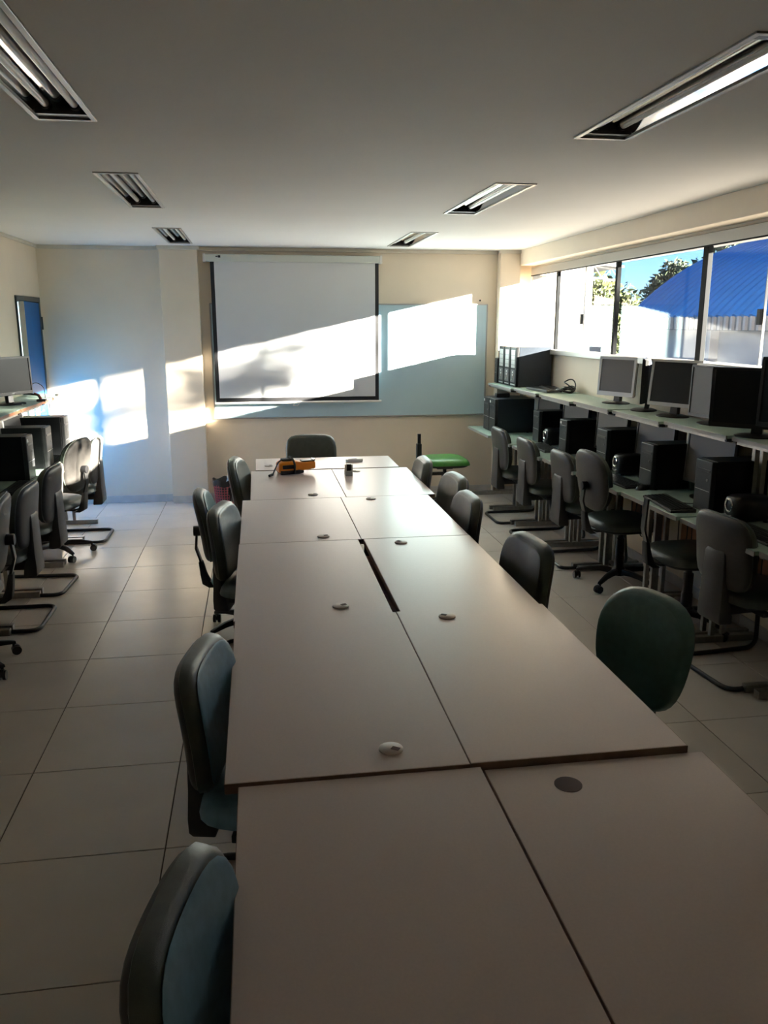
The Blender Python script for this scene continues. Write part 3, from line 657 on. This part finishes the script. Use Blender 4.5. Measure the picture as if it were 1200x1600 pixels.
# --- upper shelf, right wall: row of towers, then keyboards and monitors
for k, (yc, lab) in enumerate([(7.775, 'tall black tower on the upper shelf, nearest of the row, its wide side in view'), (7.972, 'tall black tower on the upper shelf, second of the row'), (8.169, 'tall black tower on the upper shelf, third of the row')]):
    tower(0.185, 0.36, 0.385, (2.665, yc, zd(yc)[1]), PI, lab, 'case_blue', 'case_black', 'bay')
tower(0.085, 0.34, 0.26, (2.64, 8.315, zd(8.315)[1]), PI, 'small low tower at the far end of the row on the upper shelf', 'case_black', 'case_grey', 'sff')
keyboard((2.60, 7.20, zd(7.2)[1]), 0.10, 'black keyboard lying along the edge of the upper shelf, before the cable coil')
keyboard((2.72, 7.33, zd(7.33)[1]), -0.15, 'black keyboard right beside the row of towers on the upper shelf')
m = MB()
for q in range(5):
    c = (2.74+0.012*q, 7.04+random.uniform(-.015,.015)); rx, ry = 0.075-0.007*q, 0.11-0.012*q; zz = 0.012+0.009*q; a0 = random.random()*2
    m.tube([(c[0]+rx*math.cos(a), c[1]+ry*math.sin(a), zz+0.012*math.sin(2*a+a0)+(0.03 if q == 4 else 0)*(1+math.sin(a))) for a in [2*PI*j/26 for j in range(26)]], 0.006, 7, closed=True)
cc = m.build('cable_coil', 'cable', smooth=True); cc.location = (0, 0, zd(7.04)[1]-0.001); tag(cc, 'coiled black cable lying on the upper shelf behind a keyboard', 'cable')
monitor(0.36, 0.30, (2.74, 5.98, zd(5.98)[1]), PI+0.42, 'silver framed monitor with pale screen on the upper shelf', 'silver_plastic', 'screen_matte', lift=0.055, tilt=0.06, bz=0.022, depth=0.05)
monitor(0.38, 0.31, (2.73, 5.50, zd(5.50)[1]), PI-0.50, 'black monitor turned edge-on on the upper shelf', 'plastic', 'screen', lift=0.06, tilt=0.0, bz=0.018, depth=0.06)
monitor(0.40, 0.31, (2.74, 5.09, zd(5.09)[1]), PI+0.42, 'glossy black monitor with silver sides between edge-on and large monitors, upper shelf', 'silver_plastic', 'screen', lift=0.065, tilt=0.10, bz=0.017, depth=0.05, mark=True)
monitor(0.47, 0.32, (2.76, 4.62, zd(4.62)[1]), PI+0.12, 'grey screened monitor half hidden behind the wide black one, upper shelf', 'plastic', 'screen_matte', lift=0.03, tilt=0.02, bz=0.014)
monitor(0.50, 0.33, (2.70, 4.08, zd(4.08)[1]), PI+0.80, 'wide black monitor with glossy stand base on the upper shelf', 'plastic', 'screen', lift=0.045, tilt=-0.02, bz=0.016, depth=0.05)
monitor(0.50, 0.36, (2.72, 3.72, zd(3.72)[1]), PI+0.45, 'dark monitor cut by the right frame edge on the upper shelf', 'plastic', 'screen', lift=0.08, tilt=0.02, bz=0.016, depth=0.05)
# --- lower desks, right wall
tower(0.20, 0.40, 0.335, (2.50, 7.82, zd(7.82)[0]), PI, 'big black tower with white stickers on the far lower desk, near one of two', 'case_blue', 'case_grey', 'sff', True)
tower(0.20, 0.40, 0.335, (2.50, 8.03, zd(8.03)[0]), PI, 'big black tower with a sticker on the far lower desk, far one of two', 'case_blue', 'case_grey', 'sff', True)
m = MB(); m.cbox((2.44, 7.95, 0.02), (0.14, 0.07, 0.04)); pa = m.build('power_adapter', 'plastic', bevel=0.008); pa.location = (0, 0, zd(7.95)[0]+0.335); tag(pa, 'small black adapter lying on top of the big far towers', 'adapter')
TY = [7.09, 6.42, 5.64, 4.93, 4.23]
TL = ['beside the big far towers', 'with a white sticker', 'behind the swivel chair with oval back', 'in front of the fourth monitor', 'nearest the camera']
for k, y in enumerate(TY):
    tower(0.175 if k > 1 else 0.16, 0.35, 0.30 if k > 1 else 0.285, (2.675, y, zd(y)[0]), PI, 'black desktop tower on the lower right desks, ' + TL[k], 'case_black', 'case_grey', 'sff', k == 1)
MY = [7.38, 6.72, 5.98, 5.27, 4.56]
ML = ['farthest, peeking above the towers', 'second farthest', 'middle of five', 'fourth, right of the oval backed chair', 'nearest of five, with a black right side']
for k, y in enumerate(MY):
    monitor(0.44, 0.325, (2.72, y, zd(y)[0]), PI+0.12, 'grey screened monitor on the lower right desks, ' + ML[k], 'plastic_grey' if k != 2 else 'plastic', 'screen_matte', lift=0.075, tilt=0.06, bz=0.013, depth=0.05)
for y, lab in ((6.90, 'farthest, beside the first desktop tower'), (5.43, 'middle one, behind the keyboard and mouse'), (3.98, 'nearest, by the large dark chair')):
    stabiliser((2.60, y, zd(y)[0]), PI, 'rounded black device with shiny ring, ' + lab)
keyboard((2.44, 6.68, zd(6.68)[0]), PI, 'black keyboard half hidden by chairs, farthest on the lower right desks')
keyboard((2.43, 5.14, zd(5.14)[0]), PI+0.05, 'black keyboard beside a mouse near the swivel chair, lower right desk')
keyboard((2.405, 4.42, zd(4.42)[0]), PI-0.10, 'black keyboard at the very edge of the lower right desk, fully in view')
keyboard((2.50, 3.70, zd(3.70)[0]), PI, 'black keyboard behind the large dark chair at the right frame edge')
mouse((2.47, 6.47, zd(6.47)[0]), PI, 'black mouse on the lower right desk near the second farthest chair')
mouse((2.47, 4.89, zd(4.89)[0]), PI+0.3, 'black mouse on the lower right desk beside the keyboard near the swivel chair')
m = MB(); m.tube([(2.48, 4.45, 0.005), (2.58, 4.40, 0.005), (2.62, 4.52, 0.02), (2.68, 4.60, 0.005), (2.76, 4.58, 0.004)], 0.003, 6, 0.05)
ck = m.build('keyboard_cable', 'cable', smooth=True); ck.location = (0, 0, zd(4.5)[0]-0.001); tag(ck, 'thin black cable looping from the keyboard at the desk edge', 'cable')
# --- left row
monitor(0.46, 0.29, (-1.86, 6.66, 1.1902), -0.42, 'black monitor on the upper left shelf beside the blue door', 'plastic', 'screen', lift=0.07, tilt=0.03, bz=0.016, depth=0.05, mark=True)
m = MB(); m.tube([(-1.86, 6.95, 0.06), (-1.80, 7.02, 0.045), (-1.75, 6.97, 0.045), (-1.715, 6.90, 0.012)], 0.008, 8, 0.05)
cb = thing('cable_bundle', (0, 0, 1.1902), 0, 'black and red cable bundle hanging over the upper left shelf edge', 'cable')
m.build('black_lead', 'cable', cb, smooth=True)
m = MB(); m.tube([(-1.78, 6.99, 0.056), (-1.735, 6.94, 0.050), (-1.705, 6.885, 0.018)], 0.006, 8, 0.03); m.build('red_lead', 'cable_red', cb, smooth=True)
B(-1.735, -1.665, 6.84, 6.90, 0.0005, 0.02).build('plug', 'plastic', cb, bevel=0.005)
m = MB(); m.tube([(-1.85, 7.12, 0.10), (-1.80, 7.12, 0.14), (-1.74, 7.14, 0.10), (-1.735, 7.13, 0.005)], 0.003, 6, 0.05); m.build('thin_lead', 'cable', cb, smooth=True)
B(-1.71, -1.685, 7.36, 7.40, 0.0005, 0.02).build('connector', 'plastic', cb, bevel=0.003)
tower(0.17, 0.36, 0.325, (-1.72, 6.93, 0.7402), 0, 'black tower on the lower left desk, farthest, before the sunlit wall', 'case_black', 'case_grey')
tower(0.17, 0.36, 0.31, (-1.73, 6.37, 0.7402), 0, 'grey black tower on the lower left desk, middle of three', 'case_black', 'case_grey')
tower(0.17, 0.36, 0.31, (-1.74, 5.88, 0.7402), 0, 'grey black tower with bright sticker on the lower left desk, nearest of three', 'case_black', 'case_grey', 'sff', True)
monitor(0.42, 0.34, (-1.90, 6.68, 0.7402), -0.30, 'silver framed monitor under the left shelf, behind the middle tower', 'silver_plastic', 'screen_matte', lift=0.06, tilt=0.12, bz=0.014, depth=0.05)
monitor(0.42, 0.34, (-1.89, 6.12, 0.7402), -0.25, 'grey monitor under the left shelf, nearest the left frame edge', 'silver_plastic', 'screen_matte', lift=0.06, tilt=0.08, bz=0.014, depth=0.05)
keyboard((-1.56, 7.22, 0.7402), 0, 'black keyboard on the farthest left desk, by the sunlit chair')
keyboard((-1.56, 6.62, 0.7402), 0.05, 'pale lit keyboard between the left towers')
keyboard((-1.55, 5.52, 0.7402), 0.0, 'black keyboard on the nearest visible left desk')

# ================================================================== THINGS ON THE FAR TABLE
dv = thing('orange_tester', (0.255, 5.86, 0.7402), 0.20, 'orange handheld tester in a black holster with a cable, on the far table', 'tester')
def loft_y(secs): return MB().loft([[(x, -a, z0), (x, a, z0), (x, a, z1), (x, -a, z1)] for x, a, z0, z1 in secs])
loft_y([(-0.13, 0.050, 0.012, 0.075), (-0.11, 0.060, 0.010, 0.088), (0.0, 0.060, 0.010, 0.092), (0.03, 0.050, 0.014, 0.085), (0.06, 0.046, 0.022, 0.080), (0.135, 0.046, 0.030, 0.082), (0.145, 0.040, 0.034, 0.078)]).build('body', 'orange', dv, bevel=0.008, smooth=True)
loft_y([(-0.12, 0.064, 0.0, 0.030), (0.02, 0.064, 0.0, 0.030), (0.055, 0.050, 0.004, 0.022)]).build('holster', 'plastic_matte', dv, bevel=0.006)
B(-0.105, -0.01, -0.066, -0.055, 0.040, 0.068).build('display', 'plastic', dv, bevel=0.003)
B(0.045, 0.140, -0.034, 0.034, 0.080, 0.090).build('dark_cover', 'plastic', dv, bevel=0.003)
B(0.128, 0.146, -0.030, 0.030, 0.084, 0.097).build('metal_clip', 'chrome', dv, bevel=0.003)
m = MB(); m.tube([(-0.02, -0.064, 0.005), (-0.015, -0.068, 0.075), (-0.03, -0.03, 0.118), (-0.035, 0.03, 0.118), (-0.02, 0.066, 0.07), (-0.02, 0.064, 0.005)], 0.008, 8, 0.03); m.build('strap', 'plastic_matte', dv, smooth=True)
B(-0.10, -0.02, -0.03, 0.03, 0.093, 0.108).build('top_grip', 'plastic_matte', dv, bevel=0.004)
m = MB(); m.tube([(-0.06, 0.0, 0.104), (-0.12, -0.02, 0.100), (-0.155, -0.05, 0.050), (-0.185, -0.085, 0.010), (-0.20, -0.10, 0.007)], 0.005, 8, 0.03); m.cyl((-0.185, -0.085, 0.012), (-0.215, -0.115, 0.010), 0.0095, 10); m.build('lead', 'cable', dv, smooth=True)
rm = thing('remote_control', (0.735, 6.25, 0.7442), 0.25, 'flat white remote control lying on the crosswise far table', 'remote')
B(-0.065, 0.065, -0.022, 0.022, 0.0, 0.022).build('body', 'white_plastic', rm, bevel=0.005)
B(-0.05, 0.02, -0.015, 0.015, 0.0215, 0.0235).build('button_pad', 'plastic_grey', rm, bevel=0.0008, bseg=1)
mb = thing('metal_block', (0.628, 5.68, 0.7402), 0.02, 'small silver bracket with black top block standing on the far table', 'bracket')
B(-0.026, 0.026, -0.02, 0.05, 0.0, 0.036).build('metal_foot', 'silver_plastic', mb, bevel=0.003)
B(-0.016, 0.016, -0.012, 0.02, 0.036, 0.085).build('black_block', 'plastic', mb, bevel=0.002)
for s in (-1, 1): B(s*0.022-0.005, s*0.022+0.005, -0.014, 0.02, 0.036, 0.080).build('side_plate', 'silver_plastic', mb, bevel=0.0015, bseg=1)

# ================================================================== WASTE BASKET
bk = thing('waste_basket', (-0.355, 8.25, 0), 0, 'dark red lattice waste basket with a black bag by the wall pillar', 'basket')
m = MB(); m.lathe([(0.001, 0.0), (0.088, 0.0), (0.09, 0.02), (0.086, 0.02), (0.001, 0.008)], seg=28); m.build('basket_bottom', 'basket', bk, smooth=True)
m = MB()
for k in range(24):
    a = 2*PI*k/24; ca, sa = math.cos(a), math.sin(a)
    m.tube([(0.089*ca, 0.089*sa, 0.01), (0.112*ca, 0.112*sa, 0.235)], 0.0045, 5)
for q in range(8):
    z = 0.03+q*0.027; r = 0.089+0.023*z/0.235
    m.tube([(r*math.cos(2*PI*j/28), r*math.sin(2*PI*j/28), z) for j in range(28)], 0.004, 5, closed=True)
m.build('basket_lattice', 'basket', bk, smooth=True)
m = MB(); m.lathe([(0.001, 0.012), (0.082, 0.012), (0.103, 0.20), (0.108, 0.245), (0.118, 0.262), (0.121, 0.235), (0.119, 0.205), (0.117, 0.206), (0.116, 0.24), (0.112, 0.255), (0.104, 0.245), (0.098, 0.20), (0.078, 0.016), (0.001, 0.016)], seg=36)
m.fn(lambda x, y, z: (x*(1+0.03*math.sin(9*math.atan2(y, x))*(z > 0.19)), y*(1+0.03*math.sin(9*math.atan2(y, x))*(z > 0.19)), z + (0.012*math.sin(5*math.atan2(y, x)) if z > 0.19 else 0))).build('bag', 'bag', bk, smooth=True)
bt = thing('plastic_bottle', (-0.315, 8.24, 0.030), 0, 'clear plastic bottle standing in the waste basket', 'bottle')
m = MB(); m.lathe([(0.001, 0), (0.030, 0.0), (0.032, 0.01), (0.032, 0.16), (0.026, 0.20), (0.013, 0.235), (0.013, 0.255), (0.001, 0.256)], seg=18); m.build('body', 'bottle', bt, smooth=True)
m = MB(); m.cyl((0, 0, 0.250), (0, 0, 0.270), 0.0155, 14); m.build('cap', 'white_plastic', bt, smooth=True)

# ================================================================== OUTSIDE
tag(B(XR+0.15, 120, -60, 120, -3.7, -3.5).build('ground', 'ext_ground'), kind='structure')
tag(B(XR+0.13, 3.60, 1.0, 10.2, 2.392, 2.50).build('roof_eave', 'ext_white'), kind='structure')
# hangar with a barrel roof of ribbed blue sheet, long side towards us
hg = thing('hangar', (14.0, 19.0, -3.5), 0, 'hangar with a ribbed blue barrel roof seen through the window', 'building')
W_, RISE = 7.0, 3.05; RAD = (W_*W_ + RISE*RISE)/(2*RISE); CZ = 5.5 + RISE - RAD
YA, YZ = -9.0, 11.0
prof = []
for i in range(29):
    a0 = math.asin(W_/RAD); a = -a0 + 2*a0*i/28; prof.append((W_ + RAD*math.sin(a), CZ + RAD*math.cos(a), math.sin(a), math.cos(a)))
NR = 46; rings = []
for k in range(NR*4+1):
    yv = YA + (YZ-YA)*k/(NR*4); d = 0.08 if (k % 4) in (1, 2) else 0.0
    rings.append([(px + nx*d, yv, pz + nz*d) for px, pz, nx, nz in prof] + [(px + nx*(d-0.12), yv, pz + nz*(d-0.12)) for px, pz, nx, nz in prof[::-1]])
MB().loft(rings).build('barrel_roof', 'roof_blue', hg)
B(0.03, 0.10, YA, YZ, 5.08, 5.52).build('fascia', 'ext_grey', hg)
for k in range(60):
    yv = YA + 0.17 + k*(YZ-YA)/60
    B(-0.06, 0.03, yv-0.05, yv+0.05, 5.10, 5.50).build('fascia_rib', 'ext_plaster', hg)
B(0.5, 0.7, YA+0.3, YZ-0.3, 0, 5.1).build('side_wall', 'ext_plaster', hg)
B(13.3, 13.5, YA+0.3, YZ-0.3, 0, 5.1).build('side_wall', 'ext_plaster', hg)
MB().loft([[(px, y_, max(0.0, pz-0.16)) for px, pz, _, _ in prof] + [(W_*2-0.5, y_, 0), (0.5, y_, 0)] for y_ in (YZ-0.5, YZ-0.3)]).build('end_wall', 'ext_plaster', hg)
for yv in (-6.5, -2.5, 1.5, 5.5, 9.0): B(0.2, 0.5, yv-0.15, yv+0.15, 0, 5.1).build('column', 'ext_plaster', hg)
for yv in (-4.5, -0.5, 3.5): B(0.46, 0.5, yv-0.5, yv+0.5, 2.8, 3.9).build('wall_vent', 'ext_grey', hg)
# low annexe with a small pale blue barrel roof
an = thing('annexe', (9.0, 20.5, -3.5), 0, 'low annexe with a small pale blue curved roof in front of the hangar', 'building')
pr = [(1.6-1.6*math.cos(PI*i/14), 3.1+1.25*math.sin(PI*i/14)) for i in range(15)]
MB().loft([[(x, y_, z) for x, z in pr] + [(x, y_, z-0.08) for x, z in pr[::-1]] for y_ in (-5.0, 2.4)]).build('curved_roof', 'roof_blue', an, smooth=False)
B(0.1, 3.1, -4.9, 2.2, 0, 3.1).build('walls', 'ext_plaster', an)
# neighbouring white wing on the far side, with a rusty eave
wg = thing('white_wing', (XR+0.4, 11.2, -3.5), 0, 'sunlit white building wing beyond the far end of the window', 'building')
B(0, 1.42, 0, 6, 0, 6.9).build('wing_wall', 'ext_white', wg)
B(-0.2, 0.75, -0.5, 6, 6.05, 6.25).build('rusty_eave', 'ext_rust', wg)
# canopy on trusses
cp = thing('truss_canopy', (6.0, 16.0, -3.5), 0, 'grey sheet canopy on steel trusses seen through the window', 'canopy')
MB().loft([[(-0.9, 0, 6.62), (1.35, 0, 6.38), (1.35, 0, 6.42), (-0.9, 0, 6.66)], [(-0.9, 5, 6.62), (1.35, 5, 6.38), (1.35, 5, 6.42), (-0.9, 5, 6.66)]]).build('sheet', 'ext_grey', cp)
for yv in (0.1, 2.4, 4.8):
    m = MB(); m.tube([(-0.85, yv, 6.36), (1.3, yv, 6.13)], 0.018, 6); m.tube([(-0.85, yv, 6.58), (1.3, yv, 6.35)], 0.018, 6)
    for q in range(6):
        x = -0.85+q*0.358; m.tube([(x, yv, 6.36-q*0.038), (x+0.18, yv, 6.56-q*0.038), (x+0.358, yv, 6.32-q*0.038)], 0.012, 5)
    m.build('truss', 'ext_grey', cp)
for yv in (0.1, 4.8): MB().cyl((-0.8, yv, 0), (-0.8, yv, 6.4), 0.06, 8).build('canopy_post', 'ext_grey', cp)
# small tiled house
hs = thing('tiled_house', (12.6, 31.0, -3.5), 0, 'small house with an orange clay tile roof below the trees', 'house')
B(-1.6, 0.9, 0, 3, 0, 4.75).build('house_walls', 'ext_plaster', hs)
MB().loft([[(-1.9, -0.4, 4.75), (1.2, -0.4, 4.75), (-0.35, -0.4, 5.4)], [(-1.9, 3.4, 4.75), (1.2, 3.4, 4.75), (-0.35, 3.4, 5.4)]]).build('tile_roof', 'clay', hs)
def tree(loc, height, rx, rz_, leafm, n, ls, label, seed):
    rnd = random.Random(seed)
    t = thing('tree', loc, 0, label, 'tree', 'trees beyond the windows')
    m = MB(); m.tube([(0, 0, 0), (0.1, 0.05, height*0.35), (0.0, 0.1, height*0.62)], [0.22, 0.17, 0.08], 8)
    for k in range(6):
        a = k*1.1; m.tube([(0.05, 0.05, height*(0.32+0.05*k)), (math.cos(a)*rx*0.35, math.sin(a)*rx*0.35, height*(0.5+0.05*k)), (math.cos(a)*rx*0.65, math.sin(a)*rx*0.65, height*(0.58+0.05*k))], [0.09, 0.06, 0.02], 6)
    m.build('trunk', 'bark', t, smooth=True)
    m = MB(); cl = []
    for k in range(26):
        a = rnd.random()*2*PI; q = rnd.random()**0.5; u = rnd.uniform(-1, 1)
        cl.append((Vector((math.cos(a)*q*rx*0.75, math.sin(a)*q*rx*0.75, height - rz_ + u*rz_*0.75*(1-0.4*q))), rnd.uniform(0.28, 0.45)*rx))
    for k in range(n):
        c, r = cl[rnd.randrange(len(cl))]
        d = Vector((rnd.gauss(0, 1), rnd.gauss(0, 1), rnd.gauss(0, 0.8))).normalized()*r*rnd.random()**0.4
        p = c + d; s_ = ls*rnd.uniform(0.6, 1.3)
        u_ = Vector((rnd.gauss(0, 1), rnd.gauss(0, 1), rnd.gauss(0, 1))).normalized(); v_ = u_.orthogonal().normalized()
        m.add([p-u_*s_, p+v_*s_*0.5, p+u_*s_, p-v_*s_*0.5], [(0, 1, 2, 3)])
    me = bpy.data.meshes.new('foliage'); me.from_pydata(m.v, [], m.f); me.materials.append(MATS[leafm])
    o = bpy.data.objects.new('foliage', me); C.objects.link(o); o.parent = t; tag(o, kind='stuff')
    return t
tree((14.6, 37.5, -3.5), 8.6, 2.5, 3.2, 'leaf_light', 6000, 0.17, 'yellow green tree behind the truss canopy, above the tiled house', 1)
tree((18.0, 41.5, -3.5), 7.9, 2.1, 2.8, 'leaf_light', 5200, 0.17, 'yellow green tree against the blue sky, left of the hangar', 2)
tree((23.6, 44.0, -3.5), 9.1, 2.2, 2.4, 'leaf_dark', 5200, 0.2, 'dark green tree rising behind the edge of the blue roof', 3)
tree((29.0, 46.0, -3.5), 10.6, 3.4, 3.0, 'leaf_dark', 6000, 0.26, 'dark green treetop showing above the blue roof near the right frame edge', 4)
tree((14.9, 1.18, -3.5), 8.67, 0.75, 0.50, 'leaf_light', 1550, 0.05, 'slender tree outside the right frame edge, farther of two dappling the sunlight', 5)
tree((13.6, -0.75, -3.5), 8.55, 0.70, 0.62, 'leaf_light', 1600, 0.05, 'unseen slender tree added outside the right frame edge, nearer of two dappling the sunlight', 6)  # unseen, added to cut the direct sun on the left desks
